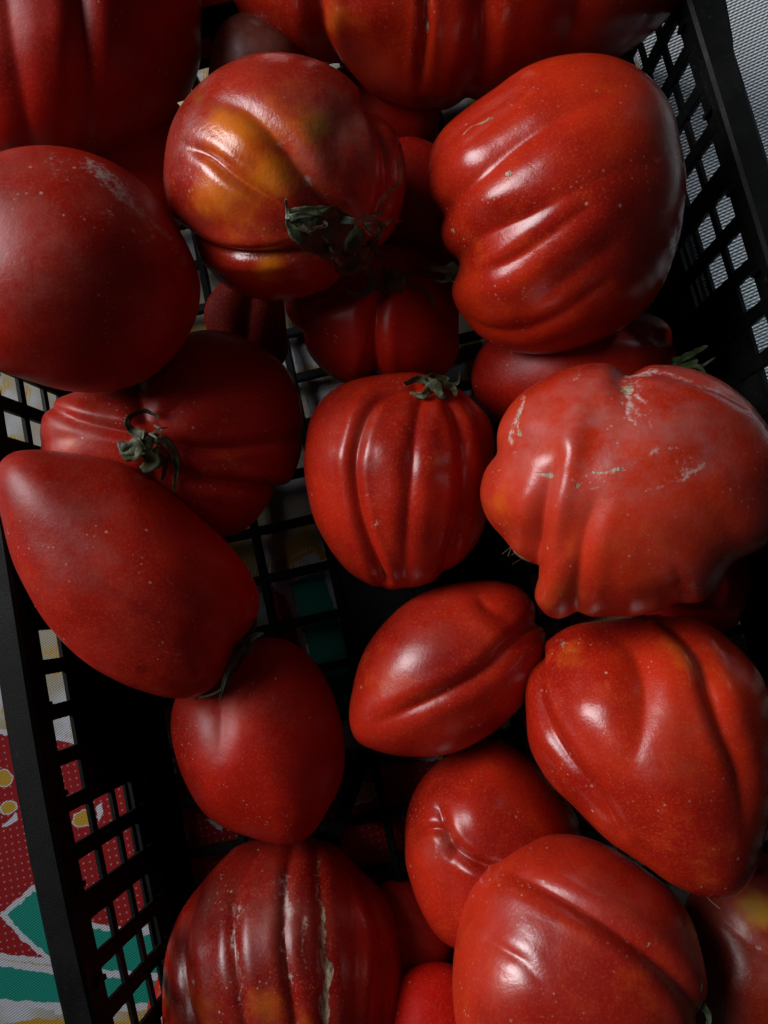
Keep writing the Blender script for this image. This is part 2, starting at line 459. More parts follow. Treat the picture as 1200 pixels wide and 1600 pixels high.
# diagonal brace next to the panel
P = []
a, b = at_z(575, 1165, .005), at_z(515, 1330, .005); d = (b - a) / np.linalg.norm(b - a); nn = np.cross(Z, d)
for z in (.0026, .0062):
    for q, s in ((a, 1), (b, 1), (b, -1), (a, -1)): P.append(np.array([q[0], q[1], z]) + nn * s * .004)
crate_piece('floor_brace', P)

# woven mesh and the pale block at its edge, right of the crate
mm = mesh_fabric_mat()
def box_uv(name, u0, u1, v0, v1, z0, z1, mat, b=.0008, label=None, cat=None):
    P = [W(a, c, z) for z in (z0, z1) for a, c in ((u0, v0), (u1, v0), (u1, v1), (u0, v1))]
    c = sum(P) / 8; V, Fc = bevel_box([p - c for p in P], b)
    o = mesh_obj(name, V, Fc, mat, None, c)
    return tag(o, label, cat) if label else o
box_uv('woven_mat', .190, .44, .062, .52, -.0015, .0022, mm, label='silvery white woven mesh mat lying beyond the right side of the crate', cat='mat')
pb = NT('cream_board'); pb.l.new(pb.mix(pb.noise(60, 4, .6, pb.coord()), (.42, .41, .35, 1), (.55, .54, .48, 1)), pb.p.inputs['Base Color'])
pb.p.inputs['Roughness'].default_value = .7
box_uv('cream_strip', .187, .44, .046, .0605, -.0010, .0060, pb.m, label='narrow cream strip along the edge of the woven mat, seen through the crate side', cat='edging strip')

# ---------------------------------------------------------------- tomatoes
def catmull_polar(pts, c, n):
    a = np.array([math.atan2(-(y - c[1]), x - c[0]) for x, y in pts]); r = np.array([math.hypot(x - c[0], y - c[1]) for x, y in pts])
    o = np.argsort(a); a, r = a[o], r[o]
    # periodic monotone-ish cubic (Catmull-Rom in angle)
    N = len(a); ae = np.concatenate([a[-2:] - 2 * math.pi, a, a[:2] + 2 * math.pi]); re = np.concatenate([r[-2:], r, r[:2]])
    t = np.linspace(-math.pi, math.pi, n, endpoint=False)
    i = np.clip(np.searchsorted(ae, t) - 1, 1, len(ae) - 3)
    x0, x1 = ae[i], ae[i + 1]; h = np.maximum(x1 - x0, 1e-6); s = (t - x0) / h
    m0 = (re[i + 1] - re[i - 1]) / np.maximum(ae[i + 1] - ae[i - 1], 1e-6) * h
    m1 = (re[i + 2] - re[i]) / np.maximum(ae[i + 2] - ae[i], 1e-6) * h
    lim = 1.0 * np.abs(re[i + 1] - re[i]) + .25 * h * (re[i] + re[i + 1]) / 2
    m0 = np.clip(m0, -lim, lim); m1 = np.clip(m1, -lim, lim)
    rr = (2 * s**3 - 3 * s**2 + 1) * re[i] + (s**3 - 2 * s**2 + s) * m0 + (-2 * s**3 + 3 * s**2) * re[i + 1] + (s**3 - s**2) * m1
    k = np.array([1, 2, 1.]) / 4
    for _ in range(max(4, int(7 * (n / 240) ** 2))):
        rr = np.convolve(np.concatenate([rr[-1:], rr, rr[:1]]), k, 'valid')
    return t, rr
def seg_dist(px, py, line):
    """distance to a polyline and the interpolated weight at the nearest point"""
    best = np.full(px.shape, 1e9); wt = np.zeros(px.shape)
    L = [(p[0], p[1], p[2] if len(p) > 2 else 1.0) for p in line]
    for (x0, y0, w0), (x1, y1, w1) in zip(L[:-1], L[1:]):
        dx, dy = x1 - x0, y1 - y0; t = np.clip(((px - x0) * dx + (py - y0) * dy) / (dx * dx + dy * dy + 1e-9), 0, 1)
        d = np.hypot(px - x0 - t * dx, py - y0 - t * dy)
        m = d < best; best = np.where(m, d, best); wt = np.where(m, w0 + (w1 - w0) * t, wt)
    return best, wt
def smooth_line(line, k=6):
    L = [tuple(p) if len(p) > 2 else (p[0], p[1], 1.0) for p in line]
    if len(L) < 3: return L
    P = np.array([L[0]] + L + [L[-1]]); out = []
    for i in range(1, len(P) - 2):
        for s in np.linspace(0, 1, k, endpoint=False):
            out.append(.5 * ((2 * P[i]) + (-P[i - 1] + P[i + 1]) * s + (2 * P[i - 1] - 5 * P[i] + 4 * P[i + 1] - P[i + 2]) * s**2 + (-P[i - 1] + 3 * P[i] - 3 * P[i + 1] + P[i + 2]) * s**3))
    out.append(P[-2]); return [tuple(o) for o in out]

TREES = {}
def tomato(key, label, c, zc, outline, mat, dz=.86, grooves=(), bulges=(), marks=(), res=(240, 92, 26), lump=2.5, back=1.0, group='tomatoes heaped in the crate'):
    NP, NF, NB = res
    th, Rr = catmull_polar(outline, c, NP)
    sm = Rr.copy()
    for _ in range(int(NP * .6)): sm = (np.roll(sm, 1) + 2 * sm + np.roll(sm, -1)) / 4
    mean = float(np.mean(Rr)); rmin = float(np.min(sm))
    D = dz * (0.5 * mean + .5 * rmin)
    tf = np.concatenate([np.linspace(0.0, 1.0, NF) * 1.65, np.linspace(1.65, math.pi, NB + 1)[1:]])
    T, PH = np.meshgrid(tf, th, indexing='ij')
    sn, cs = np.sin(T), np.cos(T)
    wgt = np.clip((sn - .25) / .65, 0, 1); wgt = wgt * wgt * (3 - 2 * wgt)
    RR = sm[None] * (1 - wgt) + Rr[None] * wgt
    x = sn * RR * np.cos(PH); y = sn * RR * np.sin(PH); z = cs * D * np.where(cs < 0, back, 1.0)
    # full shoulders: slightly super-elliptic
    px, py = c[0] + x, c[1] - y
    n = np.stack([x, y, z * (mean / D) ** 2], -1); n /= np.maximum(np.linalg.norm(n, axis=-1, keepdims=True), 1e-9)
    disp = np.zeros_like(x)
    for g in grooves:
        line, dep, wid = g[0], g[1] * (.85 if g[1] > 0 else 1), g[2]; soft = g[3] if len(g) > 3 else .45
        d, wt = seg_dist(px, py, smooth_line(line))
        # crease profile plus the swelling of the lobes on either side
        e = wid * soft
        if dep < 0:
            disp += -dep * wt * np.exp(-(d / wid) ** 2); continue
        crease = np.exp(-(np.sqrt(d * d + e * e) - e) / (wid * .85))
        swell = np.exp(-((d - wid * 2.4) / (wid * 1.3)) ** 2) * .22
        disp -= dep * wt * (crease - swell)
    for b in bulges:
        bx, by, br, ba = b
        disp += ba * np.exp(-((px - bx) ** 2 + (py - by) ** 2) / (br * br))
    if lump:
        for k in range(9):
            kv = rng.normal(size=3) * (1.2 + k * .42) / mean; ph = rng.uniform(0, 6.28)
            disp += lump * np.sin(x * kv[0] + y * kv[1] + z * kv[2] + ph) / (1 + k * .45)
    x = x + n[..., 0] * disp; y = y + n[..., 1] * disp; z = z + n[..., 2] * disp
    s = zc / F
    ctr = at_depth(c[0], c[1], zc)
    # local frame looking at the eye
    zl = EYE - ctr; zl /= np.linalg.norm(zl)
    xl = R[:, 0] - (R[:, 0] @ zl) * zl; xl /= np.linalg.norm(xl); yl = np.cross(zl, xl)
    k1 = np.linalg.norm(EYE - ctr) / zc        # off-axis stretch along the radial direction
    rad = np.array([c[0] - 600.0, 800.0 - c[1]]); rl = np.linalg.norm(rad)
    if rl > 1:
        rad /= rl; cr = x * rad[0] + y * rad[1]
        f_r = (1 / k1) - 1
        x = x + rad[0] * cr * f_r; y = y + rad[1] * cr * f_r
    # perspective: parts nearer the eye spread outward; keep the outline where it is seen
    dist = np.linalg.norm(EYE - ctr) / s
    q = np.clip(1 - z / dist, .6, 1.4)
    wq = np.clip(z / D, 0, 1)
    x = x * (q * wq + (1 - wq)); y = y * (q * wq + (1 - wq))
    P = (x[..., None] * xl + y[..., None] * yl + z[..., None] * zl) * s
    P = P.reshape(-1, 3)
    rows_, colsn = len(tf), NP
    # collapse the first and last rings to single vertices
    V = np.concatenate([P[:1], P[colsn:(rows_ - 1) * colsn], P[-1:]])
    idx = lambda i, j: 0 if i == 0 else (len(V) - 1 if i == rows_ - 1 else 1 + (i - 1) * colsn + (j % colsn))
    J = np.arange(colsn); J1 = (J + 1) % colsn
    faces = [(0, 1 + j, 1 + (j + 1) % colsn) for j in range(colsn)]
    quads = []
    for i in range(1, rows_ - 2):
        b0 = 1 + (i - 1) * colsn; b1 = b0 + colsn
        quads.append(np.stack([b0 + J, b1 + J, b1 + J1, b0 + J1], 1))
    faces += [tuple(q_) for q_ in np.concatenate(quads).tolist()]
    lb = 1 + (rows_ - 3) * colsn
    faces += [(len(V) - 1, lb + (j + 1) % colsn, lb + j) for j in range(colsn)]
    me = bpy.data.meshes.new('tomato'); me.from_pydata(V.tolist(), [], faces)
    me.polygons.foreach_set('use_smooth', [True] * len(me.polygons))
    fx = np.concatenate([px.reshape(-1)[:1], px.reshape(-1)[colsn:(rows_ - 1) * colsn], px.reshape(-1)[-1:]])
    fy = np.concatenate([py.reshape(-1)[:1], py.reshape(-1)[colsn:(rows_ - 1) * colsn], py.reshape(-1)[-1:]])
    fx, fy = fx + 4 * np.sin(fy / 15. + c[0]) + 2.2 * np.sin(fx / 6.3 + fy / 9.), fy + 4 * np.sin(fx / 17. + c[1]) + 2.2 * np.sin(fy / 5.7 - fx / 8.)
    att = {k: np.zeros(len(V), np.float32) for k in ('orange', 'green', 'bloom', 'scar', 'pale')}
    for m in marks:
        if isinstance(m[1], (list, tuple)):
            d, wt = seg_dist(fx, fy, smooth_line(m[1])); v = m[3] * wt * np.exp(-(d / m[2]) ** 2)
        else:
            v = m[4] * np.exp(-((fx - m[1]) ** 2 + (fy - m[2]) ** 2) / m[3] ** 2)
        att[m[0]] += v.astype(np.float32)
    for k, v in att.items():
        a_ = me.attributes.new(k, 'FLOAT', 'POINT'); a_.data.foreach_set('value', np.clip(v, 0, 1.2))
    me.materials.append(mat); me.update()
    o = bpy.data.objects.new('tomato', me); C.objects.link(o); o.location = ctr
    tag(o, label, 'tomato', group)
    W3 = V + ctr
    TREES[key] = (BVHTree.FromPolygons(W3.tolist(), faces), o)
    return o

def on(key, px, py, h=0.0):
    """point on the tomato seen at that place of the photo, lifted h towards the eye"""
    d = ray(px, py)
    hit = TREES[key][0].ray_cast(Vector(EYE), Vector(d))
    if hit[0] is None:
        ctr = np.array(TREES[key][1].location); t = (ctr - EYE) @ d
        return EYE + d * (t - h)
    return np.array(hit[0]) - d * h

def ribbon(name, pts, widths, mat, parent, thick=.0006, cup=.25, label=None):
    """a curved strip with real thickness; pts world points, widths in m"""
    P = np.array(pts); n0 = len(P)
    tt = np.linspace(0, n0 - 1, n0 * 5 - 4)
    Q = []; Wd = []
    PE = np.concatenate([P[:1], P, P[-1:]])
    for t in tt:
        i = min(int(t), n0 - 2); s = t - i; a, b, c_, d_ = PE[i], PE[i + 1], PE[i + 2], PE[i + 3]
        Q.append(.5 * (2 * b + (-a + c_) * s + (2 * a - 5 * b + 4 * c_ - d_) * s**2 + (-a + 3 * b - 3 * c_ + d_) * s**3))
        Wd.append(np.interp(t, range(n0), widths))
    Q = np.array(Q); V = []; Fc = []
    m = len(Q); K = 5
    for i in range(m):
        tg = Q[min(i + 1, m - 1)] - Q[max(i - 1, 0)]; tg /= np.linalg.norm(tg) + 1e-12
        vw = EYE - Q[i]; vw /= np.linalg.norm(vw)
        sd = np.cross(tg, vw); sd /= np.linalg.norm(sd) + 1e-12; up = np.cross(sd, tg)
        for layer in (0, 1):
            for k in range(K):
                a = (k / (K - 1) - .5) * 2
                wv = 1 + .12 * math.sin(i * 1.7 + k)
                V.append(Q[i] + up * Wd[i] * .10 * math.sin(i * .9 + a * 2) + sd * a * Wd[i] * .5 * wv + up * (cup * abs(a) ** 1.6 * Wd[i] * .5 - layer * thick))
    st = 2 * K
    for i in range(m - 1):
        o = i * st
        for k in range(K - 1):
            Fc.append((o + k, o + k + 1, o + st + k + 1, o + st + k))
            Fc.append((o + K + k + 1, o + K + k, o + st + K + k, o + st + K + k + 1))
        Fc.append((o + K, o, o + st, o + st + K)); Fc.append((o + K - 1, o + st - 1, o + 2 * st - 1, o + st + K - 1))
    Fc.append(tuple(range(K)) + tuple(range(2 * K - 1, K - 1, -1)))
    o = (m - 1) * st; Fc.append(tuple(o + k for k in range(K - 1, -1, -1)) + tuple(o + k for k in range(K, 2 * K)))
    # parent chain origin
    org = Vector((0, 0, 0)); q = parent
    while q is not None: org += q.location; q = q.parent
    c = np.array(V).mean(0)
    ob = mesh_obj(name, np.array(V) - c, Fc, mat, parent, Vector(c) - org, smooth=True)
    if label: ob['label'] = label
    return ob
def tube(name, pts, radii, mat, parent, K=9, hollow=False):
    P = np.array(pts); V = []; Fc = []; m = len(P)
    PE = np.concatenate([P[:1], P, P[-1:]]); Q = []; Rd = []
    for t in np.linspace(0, m - 1, (m - 1) * 5 + 1):
        i = min(int(t), m - 2); s = t - i; a, b, c_, d_ = PE[i], PE[i + 1], PE[i + 2], PE[i + 3]
        Q.append(.5 * (2 * b + (-a + c_) * s + (2 * a - 5 * b + 4 * c_ - d_) * s**2 + (-a + 3 * b - 3 * c_ + d_) * s**3)); Rd.append(np.interp(t, range(m), radii))
    ref = np.array([.31, .22, .93])
    for i in range(len(Q)):
        tg = Q[min(i + 1, len(Q) - 1)] - Q[max(i - 1, 0)]; tg /= np.linalg.norm(tg) + 1e-12
        a = np.cross(tg, ref); a /= np.linalg.norm(a) + 1e-9; b = np.cross(tg, a)
        for k in range(K):
            an = 2 * math.pi * k / K
            V.append(Q[i] + (a * math.cos(an) + b * math.sin(an)) * Rd[i] * (1 + .08 * math.sin(3 * an + i)))
    for i in range(len(Q) - 1):
        for k in range(K): Fc.append((i * K + k, i * K + (k + 1) % K, (i + 1) * K + (k + 1) % K, (i + 1) * K + k))
    if hollow:                       # cut stem end with a sunken pith
        tg = Q[-1] - Q[-2]; tg /= np.linalg.norm(tg); o = len(V)
        for k in range(K): V.append(V[(len(Q) - 1) * K + k] * .45 + Q[-1] * .55)
        for k in range(K): V.append(V[o + k] - tg * Rd[-1] * .9)
        e = (len(Q) - 1) * K
        for k in range(K):
            k1 = (k + 1) % K
            Fc.append((e + k, e + k1, o + k1, o + k)); Fc.append((o + k, o + k1, o + K + k1, o + K + k))
        Fc.append(tuple(o + K + k for k in range(K)))
    else: Fc.append(tuple((len(Q) - 1) * K + k for k in range(K)))
    Fc.append(tuple(range(K))[::-1])
    org = Vector((0, 0, 0)); q = parent
    while q is not None: org += q.location; q = q.parent
    c = np.array(V).mean(0)
    return mesh_obj(name, np.array(V) - c, Fc, mat, parent, Vector(c) - org, smooth=True)
def sep(key, calyx, pts, widths, mat=GREEN, name='sepal', cup=.25):
    """pts: (px, py, lift in mm)"""
    return ribbon(name, [on(key, x, y, h * .001) for x, y, h in pts], [w_ * (.001 if key == 't4' else .00072) for w_ in widths], mat, calyx, thick=.0004, cup=cup)
def calyx_hub(key, px, py, lift, r, mat=GREEN, label=None):
    o = TREES[key][1]; p = on(key, px, py, lift * .001); V = []; Fc = []
    vw = EYE - p; vw /= np.linalg.norm(vw); a = np.cross(vw, [0, 1, .1]); a /= np.linalg.norm(a); b = np.cross(vw, a)
    K, M = 14, 5
    for j in range(M):
        rr = r * .00072 * math.sin((j + .6) / M * math.pi / 2 * 1.05); hz = r * .001 * .16 * math.cos((j + .6) / M * math.pi / 2)
        for k in range(K):
            an = 2 * math.pi * k / K; ru = rr * (1 + .16 * math.sin(5 * an + j) * (j / M))
            V.append((a * math.cos(an) + b * math.sin(an)) * ru + vw * hz)
    for j in range(M - 1):
        for k in range(K): Fc.append((j * K + k, (j + 1) * K + k, (j + 1) * K + (k + 1) % K, j * K + (k + 1) % K))
    Fc.append(tuple(range(K))); Fc.append(tuple((M - 1) * K + k for k in range(K))[::-1])
    c = mesh_obj('calyx', V, Fc, mat, o, Vector(p) - o.location, smooth=True)
    if label: c['label'] = label
    return c

MB = dict(
 bright=tomato_mat('tomato_skin_bright', (0.36, 0.015, 0.003), (0.23, 0.005, 0.002), rough=.26, bloom=-.05, speck=.45, seed=1, spec=.52),
 red=tomato_mat('tomato_skin_red', (0.33, 0.011, 0.003), (0.20, 0.004, 0.002), rough=.28, bloom=.0, speck=.5, seed=2, spec=.50),
 deep=tomato_mat('tomato_skin_deep_red', (0.31, 0.006, 0.002), (0.19, 0.003, 0.001), rough=.40, bloom=.0, speck=.1, seed=3, spec=.22),
 matte=tomato_mat('tomato_skin_matte', (0.33, 0.009, 0.003), (0.20, 0.004, 0.002), rough=.38, bloom=.05, speck=.2, seed=4, spec=.26),
 waxy=tomato_mat('tomato_skin_waxy', (0.36, 0.018, 0.004), (0.23, 0.006, 0.002), rough=.29, bloom=.02, speck=.35, seed=5, wax=(.34, .115, .10), waxr=.06, spec=.6),
 shiny=tomato_mat('tomato_skin_shiny', (0.37, 0.016, 0.004), (0.25, 0.006, 0.002), rough=.29, bloom=.04, speck=.35, seed=8, waxr=.06, spec=.85),
 mottled=tomato_mat('tomato_skin_mottled', (0.30, 0.011, 0.003), (0.17, 0.004, 0.002), (0.60, 0.14, 0.003), rough=.24, bloom=.14, speck=.6, seed=6, peel=.75, spec=.62),
 brown=tomato_mat('tomato_skin_brownish', (0.16, 0.030, 0.020), (0.10, 0.018, 0.012), rough=.33, bloom=.6, speck=.3, seed=7),
 dusty=tomato_mat('tomato_skin_dusty', (0.28, 0.005, 0.002), (0.15, 0.003, 0.002), (0.42, 0.08, 0.004), rough=.29, bloom=.12, speck=.9, seed=8, spec=.42),
)

tomato('t1', 'large dark red tomato with shallow vertical ribs, cut off by the top left corner', (130, 50), .372,
  [(325, 60), (320, 120), (290, 185), (235, 228), (160, 250), (60, 258), (-30, 238), (-90, 150), (-110, 30), (-70, -90), (40, -160), (180, -165), (280, -90), (322, -10)], MB['deep'],
  grooves=[([(120, -120, .6), (130, 0), (126, 120), (118, 240)], 15, 15), ([(22, -100, .6), (20, 40), (30, 230)], 8, 16), ([(240, -100), (235, 60, .6), (215, 200, .2)], 5, 22)],
  bulges=[(78, 60, 60, 6)], marks=[('bloom', 75, 40, 40, .25), ('pale', 170, 120, 60, .08)])
tomato('t2', 'very large ribbed tomato with an orange-red middle lobe at the top edge', (705, -50), .372,
  [(1078, -30), (1062, 5), (1020, 52), (962, 98), (900, 118), (820, 150), (750, 176), (690, 188), (630, 186), (585, 168), (545, 138), (500, 113), (440, 96), (395, 78), (362, 35), (348, -10), (350, -100), (450, -230), (600, -280), (800, -290), (960, -240), (1060, -130)], MB['bright'], dz=.62,
  grooves=[([(497, -200, .5), (494, 0), (503, 80), (545, 160)], 24, 12), ([(660, -200, .3), (666, 0), (662, 90, .9), (658, 150, .2)], 9, 7), ([(757, -200), (757, 0), (754, 100), (735, 185)], 17, 15), ([(905, -200, .5), (903, 0), (880, 110, .5)], 9, 22)],
  bulges=[(575, 40, 70, 12), (830, 0, 70, 6), (430, 0, 60, 6)], marks=[('scar', [(664, -80), (665, 20), (661, 60)], 3.5, .8), ('pale', [(661, 60), (662, 140)], 3, .5), ('orange', 520, 40, 40, .35), ('orange', 575, 20, 90, .15), ('pale', 520, 110, 22, .2)], lump=3)
tomato('t3', 'brownish tomato mostly hidden, a sliver showing between the top tomatoes', (402, 112), .388,
  [(323, 130), (328, 85), (342, 48), (360, 28), (400, 20), (450, 40), (480, 100), (465, 160), (410, 190), (350, 175)], MB['brown'], res=(150, 50, 18), marks=[('bloom', 360, 70, 60, .6)])
tomato('t4', 'orange-patched lobed tomato with a curled green calyx, upper middle left', (445, 290), .352,
  [(634, 272), (632, 250), (620, 215), (596, 186), (572, 165), (548, 130), (500, 103), (450, 93), (400, 96), (350, 118), (310, 150), (280, 190), (266, 240), (264, 290), (278, 335), (300, 370), (315, 400), (340, 440), (380, 466), (420, 476), (470, 474), (520, 455), (550, 425), (590, 398), (618, 365), (630, 325)], MB['mottled'], dz=.9,
  grooves=[([(345, 165, .25), (395, 182, .7), (440, 225), (478, 280), (530, 345)], 17, 15), ([(300, 228, .2), (335, 243, .9), (375, 278), (430, 315, .8), (500, 350, .8)], 15, 8, .25), ([(285, 350, .5), (330, 385), (400, 398), (468, 390), (530, 372)], 20, 8, .2), ([(573, 160), (594, 220), (602, 290), (585, 350)], 14, 8), ([(520, 110, .1), (530, 180, .35), (525, 280, .4)], 7, 20)],
  bulges=[(375, 225, 42, 5), (345, 300, 42, 6)],
  marks=[('orange', 378, 205, 42, .85), ('orange', 345, 190, 26, .3), ('orange', 430, 270, 36, .95), ('orange', 345, 300, 44, .8), ('orange', 470, 190, 50, .5), ('green', 500, 200, 32, .7), ('green', 325, 165, 20, .5), ('orange', 425, 418, 26, .9), ('green', 425, 418, 14, .3), ('orange', 400, 350, 60, .25),
         ('bloom', 540, 200, 70, .65), ('bloom', 560, 250, 50, .6), ('pale', 445, 225, 18, .55), ('pale', 478, 280, 14, .7), ('pale', 440, 340, 18, .35), ('pale', 360, 150, 26, .3), ('bloom', 330, 150, 40, .5),
         ('scar', [(618, 248), (616, 280), (604, 305), (590, 330), (568, 343)], 4, 1.0)], lump=2.0)
tomato('t5', 'big glossy tomato with many diagonal ribs beside the lattice, upper right', (872, 335), .352,
  [(1063, 290), (1062, 340), (1052, 400), (1036, 450), (1010, 492), (960, 532), (900, 560), (850, 570), (800, 566), (760, 552), (725, 522), (704, 485), (700, 455), (708, 430), (692, 402), (683, 370), (678, 335), (668, 315), (663, 285), (668, 240), (690, 205), (725, 175), (770, 145), (820, 115), (880, 101), (940, 105), (990, 130), (1030, 175), (1046, 220), (1058, 255)], MB['bright'], dz=.92,
  grooves=[([(683, 345), (740, 288), (800, 236), (872, 190, .7), (950, 155, .2)], 11, 15), ([(670, 285, .5), (712, 215, .9), (800, 158, .8), (880, 135, .3)], 6, 14), ([(706, 418), (755, 375), (820, 342), (885, 305, .6), (960, 265, .15)], 10, 17), ([(712, 440, .9), (785, 420), (845, 380, .9), (915, 325, .5)], 9, 14), ([(730, 512, .5), (765, 529, .9), (820, 526), (880, 497, .7), (950, 440, .4)], 8, 11), ([(830, 490, .4), (895, 435, .9), (955, 380, .5)], 7, 18)],
  bulges=[(730, 245, 34, 4), (755, 320, 40, 5), (780, 455, 40, 6), (745, 390, 30, 2)],
  marks=[('scar', [(723, 220), (740, 207), (762, 195)], 3.2, .75), ('scar', 788, 271, 8, .9), ('scar', 707, 365, 12, .45), ('bloom', 1020, 180, 50, .7), ('pale', 1015, 245, 16, .5), ('bloom', 755, 320, 30, .35), ('orange', 925, 180, 50, .25), ('orange', 740, 400, 30, .2), ('scar', 730, 490, 14, .3)], lump=2.5)
tomato('t6', 'smooth oval red tomato with dried milky smears at the left edge', (130, 430), .338,
  [(327, 450), (322, 500), (300, 545), (260, 590), (210, 618), (160, 627), (100, 622), (40, 600), (0, 580), (-60, 525), (-85, 440), (-75, 350), (-40, 280), (20, 245), (80, 235), (130, 240), (190, 262), (240, 300), (280, 350), (310, 400)], MB['matte'], dz=.85,
  marks=[('pale', [(150, 265), (180, 300), (215, 330), (250, 360), (285, 400)], 13, .50), ('pale', [(208, 365), (218, 385), (235, 370)], 7, .45), ('pale', 178, 340, 14, .45), ('pale', 220, 330, 60, .16), ('pale', 60, 300, 60, .16), ('pale', [(130, 255), (170, 280), (210, 318)], 22, .14), ('bloom', 160, 330, 90, .3), ('pale', 100, 270, 30, .3), ('pale', 30, 400, 40, .3), ('bloom', 60, 350, 90, .3), ('bloom', 10, 430, 50, .5), ('pale', 30, 580, 40, .3), ('scar', 297, 424, 8, .5)], lump=3)
tomato('t7', 'flat lobed dull red tomato with a dark green calyx, under the smooth oval one', (278, 680), .394,
  [(476, 690), (475, 650), (468, 615), (450, 580), (420, 552), (380, 528), (330, 516), (280, 525), (230, 560), (180, 598), (120, 615), (84, 632), (72, 660), (68, 690), (75, 725), (110, 765), (180, 805), (260, 828), (330, 840), (370, 836), (400, 815), (422, 782), (450, 762), (470, 730)], MB['matte'], dz=.74,
  grooves=[([(80, 632, .6), (130, 657), (205, 675)], 13, 7), ([(70, 690, .6), (140, 678, .3), (200, 680, .3)], 6, 9), ([(262, 692), (330, 702), (400, 694), (470, 678)], 9, 7), ([(262, 715), (300, 742), (350, 757), (440, 768)], 16, 8), ([(250, 660), (290, 625, .9), (350, 590, .3)], 8, 16), ([(225, 655), (218, 600)], 12, 12), ([(240, 740), (250, 820)], 10, 14)],
  bulges=[(340, 640, 60, 5)], marks=[('pale', 355, 590, 28, .32), ('pale', 365, 640, 35, .32), ('pale', 350, 675, 22, .25), ('pale', [(95, 640), (150, 672)], 9, .4), ('orange', 365, 718, 26, .5), ('orange', 110, 695, 22, .4), ('bloom', 130, 640, 50, .5), ('pale', 280, 640, 30, .25)])
tomato('t8', 'long pointed red tomato lying on its side by the left wall', (215, 900), .362,
  [(2, 738), (12, 722), (30, 714), (70, 711), (120, 714), (180, 728), (240, 760), (300, 800), (350, 840), (390, 885), (410, 925), (413, 950), (405, 978), (388, 1000), (366, 1026), (350, 1062), (320, 1084), (275, 1092), (220, 1080), (160, 1050), (100, 1000), (50, 935), (22, 880), (8, 820), (0, 775)], MB['matte'], dz=.80,
  grooves=[([(70, 840, .2), (150, 900, .7), (230, 945), (330, 985, .7)], 8, 18), ([(383, 925, .4), (391, 955), (385, 985, .8)], 5, 6), ([(230, 1050, .3), (300, 1072), (345, 1045, .8)], 6, 7), ([(300, 1005, .4), (325, 1040, .8)], 5, 10)],
  marks=[('bloom', 140, 830, 110, .25), ('orange', 325, 935, 30, .5), ('pale', 255, 805, 18, .4), ('pale', 25, 840, 26, .35), ('pale', 285, 1020, 22, .35), ('scar', 302, 973, 5, .7), ('scar', 78, 720, 5, .6), ('pale', 240, 950, 60, .15)], lump=4)
tomato('t9', 'smooth deep red tomato tapering down to a blunt tip, lower left on the crate floor', (408, 1155), .396,
  [(538, 1170), (536, 1120), (522, 1070), (492, 1025), (450, 998), (410, 991), (360, 1008), (300, 1048), (268, 1090), (262, 1130), (270, 1180), (290, 1230), (320, 1270), (370, 1302), (420, 1318), (457, 1320), (487, 1303), (512, 1262), (530, 1220)], MB['deep'], dz=.84,
  grooves=[([(335, 1060, .3), (343, 1120), (345, 1180, .4)], 5, 12)], marks=[('bloom', 380, 1110, 70, .4), ('bloom', 330, 1120, 30, .3), ('pale', 435, 1225, 40, .15), ('orange', 380, 1150, 50, .2)], lump=3.5)
tomato('t10', 'round evenly ribbed tomato with its calyx at the top, centre of the crate', (622, 752), .388,
  [(768, 660), (772, 700), (769, 760), (762, 810), (745, 850), (715, 882), (680, 906), (640, 919), (600, 918), (560, 905), (525, 872), (496, 822), (480, 770), (477, 710), (485, 665), (505, 630), (540, 602), (590, 588), (640, 586), (690, 596), (735, 620), (757, 640)], MB['red'], dz=.92,
  grooves=[([(650, 606, .8), (592, 628), (562, 680), (553, 750), (568, 830), (600, 905)], 16, 7), ([(662, 612, .8), (648, 680), (640, 770), (632, 905, .7)], 8, 10), ([(688, 612, .8), (715, 655), (724, 730), (718, 810), (690, 890)], 10, 8), ([(700, 610, .7), (745, 650), (760, 720)], 7, 8)],
  bulges=[(522, 710, 30, 4), (598, 700, 30, 4), (680, 740, 30, 3)],
  marks=[('bloom', [(575, 660), (570, 720)], 16, .55), ('pale', [(566, 690), (566, 760)], 6, .35), ('scar', 580, 775, 6, .6), ('pale', 584, 822, 14, .5), ('orange', 600, 800, 40, .25), ('orange', 680, 720, 40, .2), ('pale', 680, 625, 40, .2)])
tomato('t11', 'dark lobed tomato in the shadow below the green calyx, upper middle', (592, 505), .405,
  [(722, 500), (716, 560), (692, 592), (640, 602), (592, 596), (540, 602), (495, 575), (465, 520), (446, 480), (480, 425), (530, 392), (600, 382), (670, 400), (710, 440)], MB['deep'], res=(180, 60, 18),
  grooves=[([(600, 430), (586, 500), (583, 600)], 18, 11), ([(640, 440), (690, 480, .8), (715, 520, .5)], 8, 12), ([(560, 440, .9), (500, 480, .8), (470, 520)], 9, 12)])
tomato('t12', 'dark red tomato half hidden below the diagonally ribbed one, calyx against the right wall', (900, 580), .402,
  [(1050, 560), (1048, 525), (1030, 500), (1000, 487), (950, 480), (850, 490), (770, 520), (735, 570), (735, 620), (770, 660), (850, 690), (950, 690), (1030, 660), (1050, 610)], MB['deep'], res=(180, 60, 18),
  grooves=[([(930, 505, .4), (985, 520), (1045, 530)], 6, 8)], marks=[('pale', [(1008, 520), (1025, 533), (1040, 540)], 5, .7), ('bloom', 1020, 505, 30, .4)])
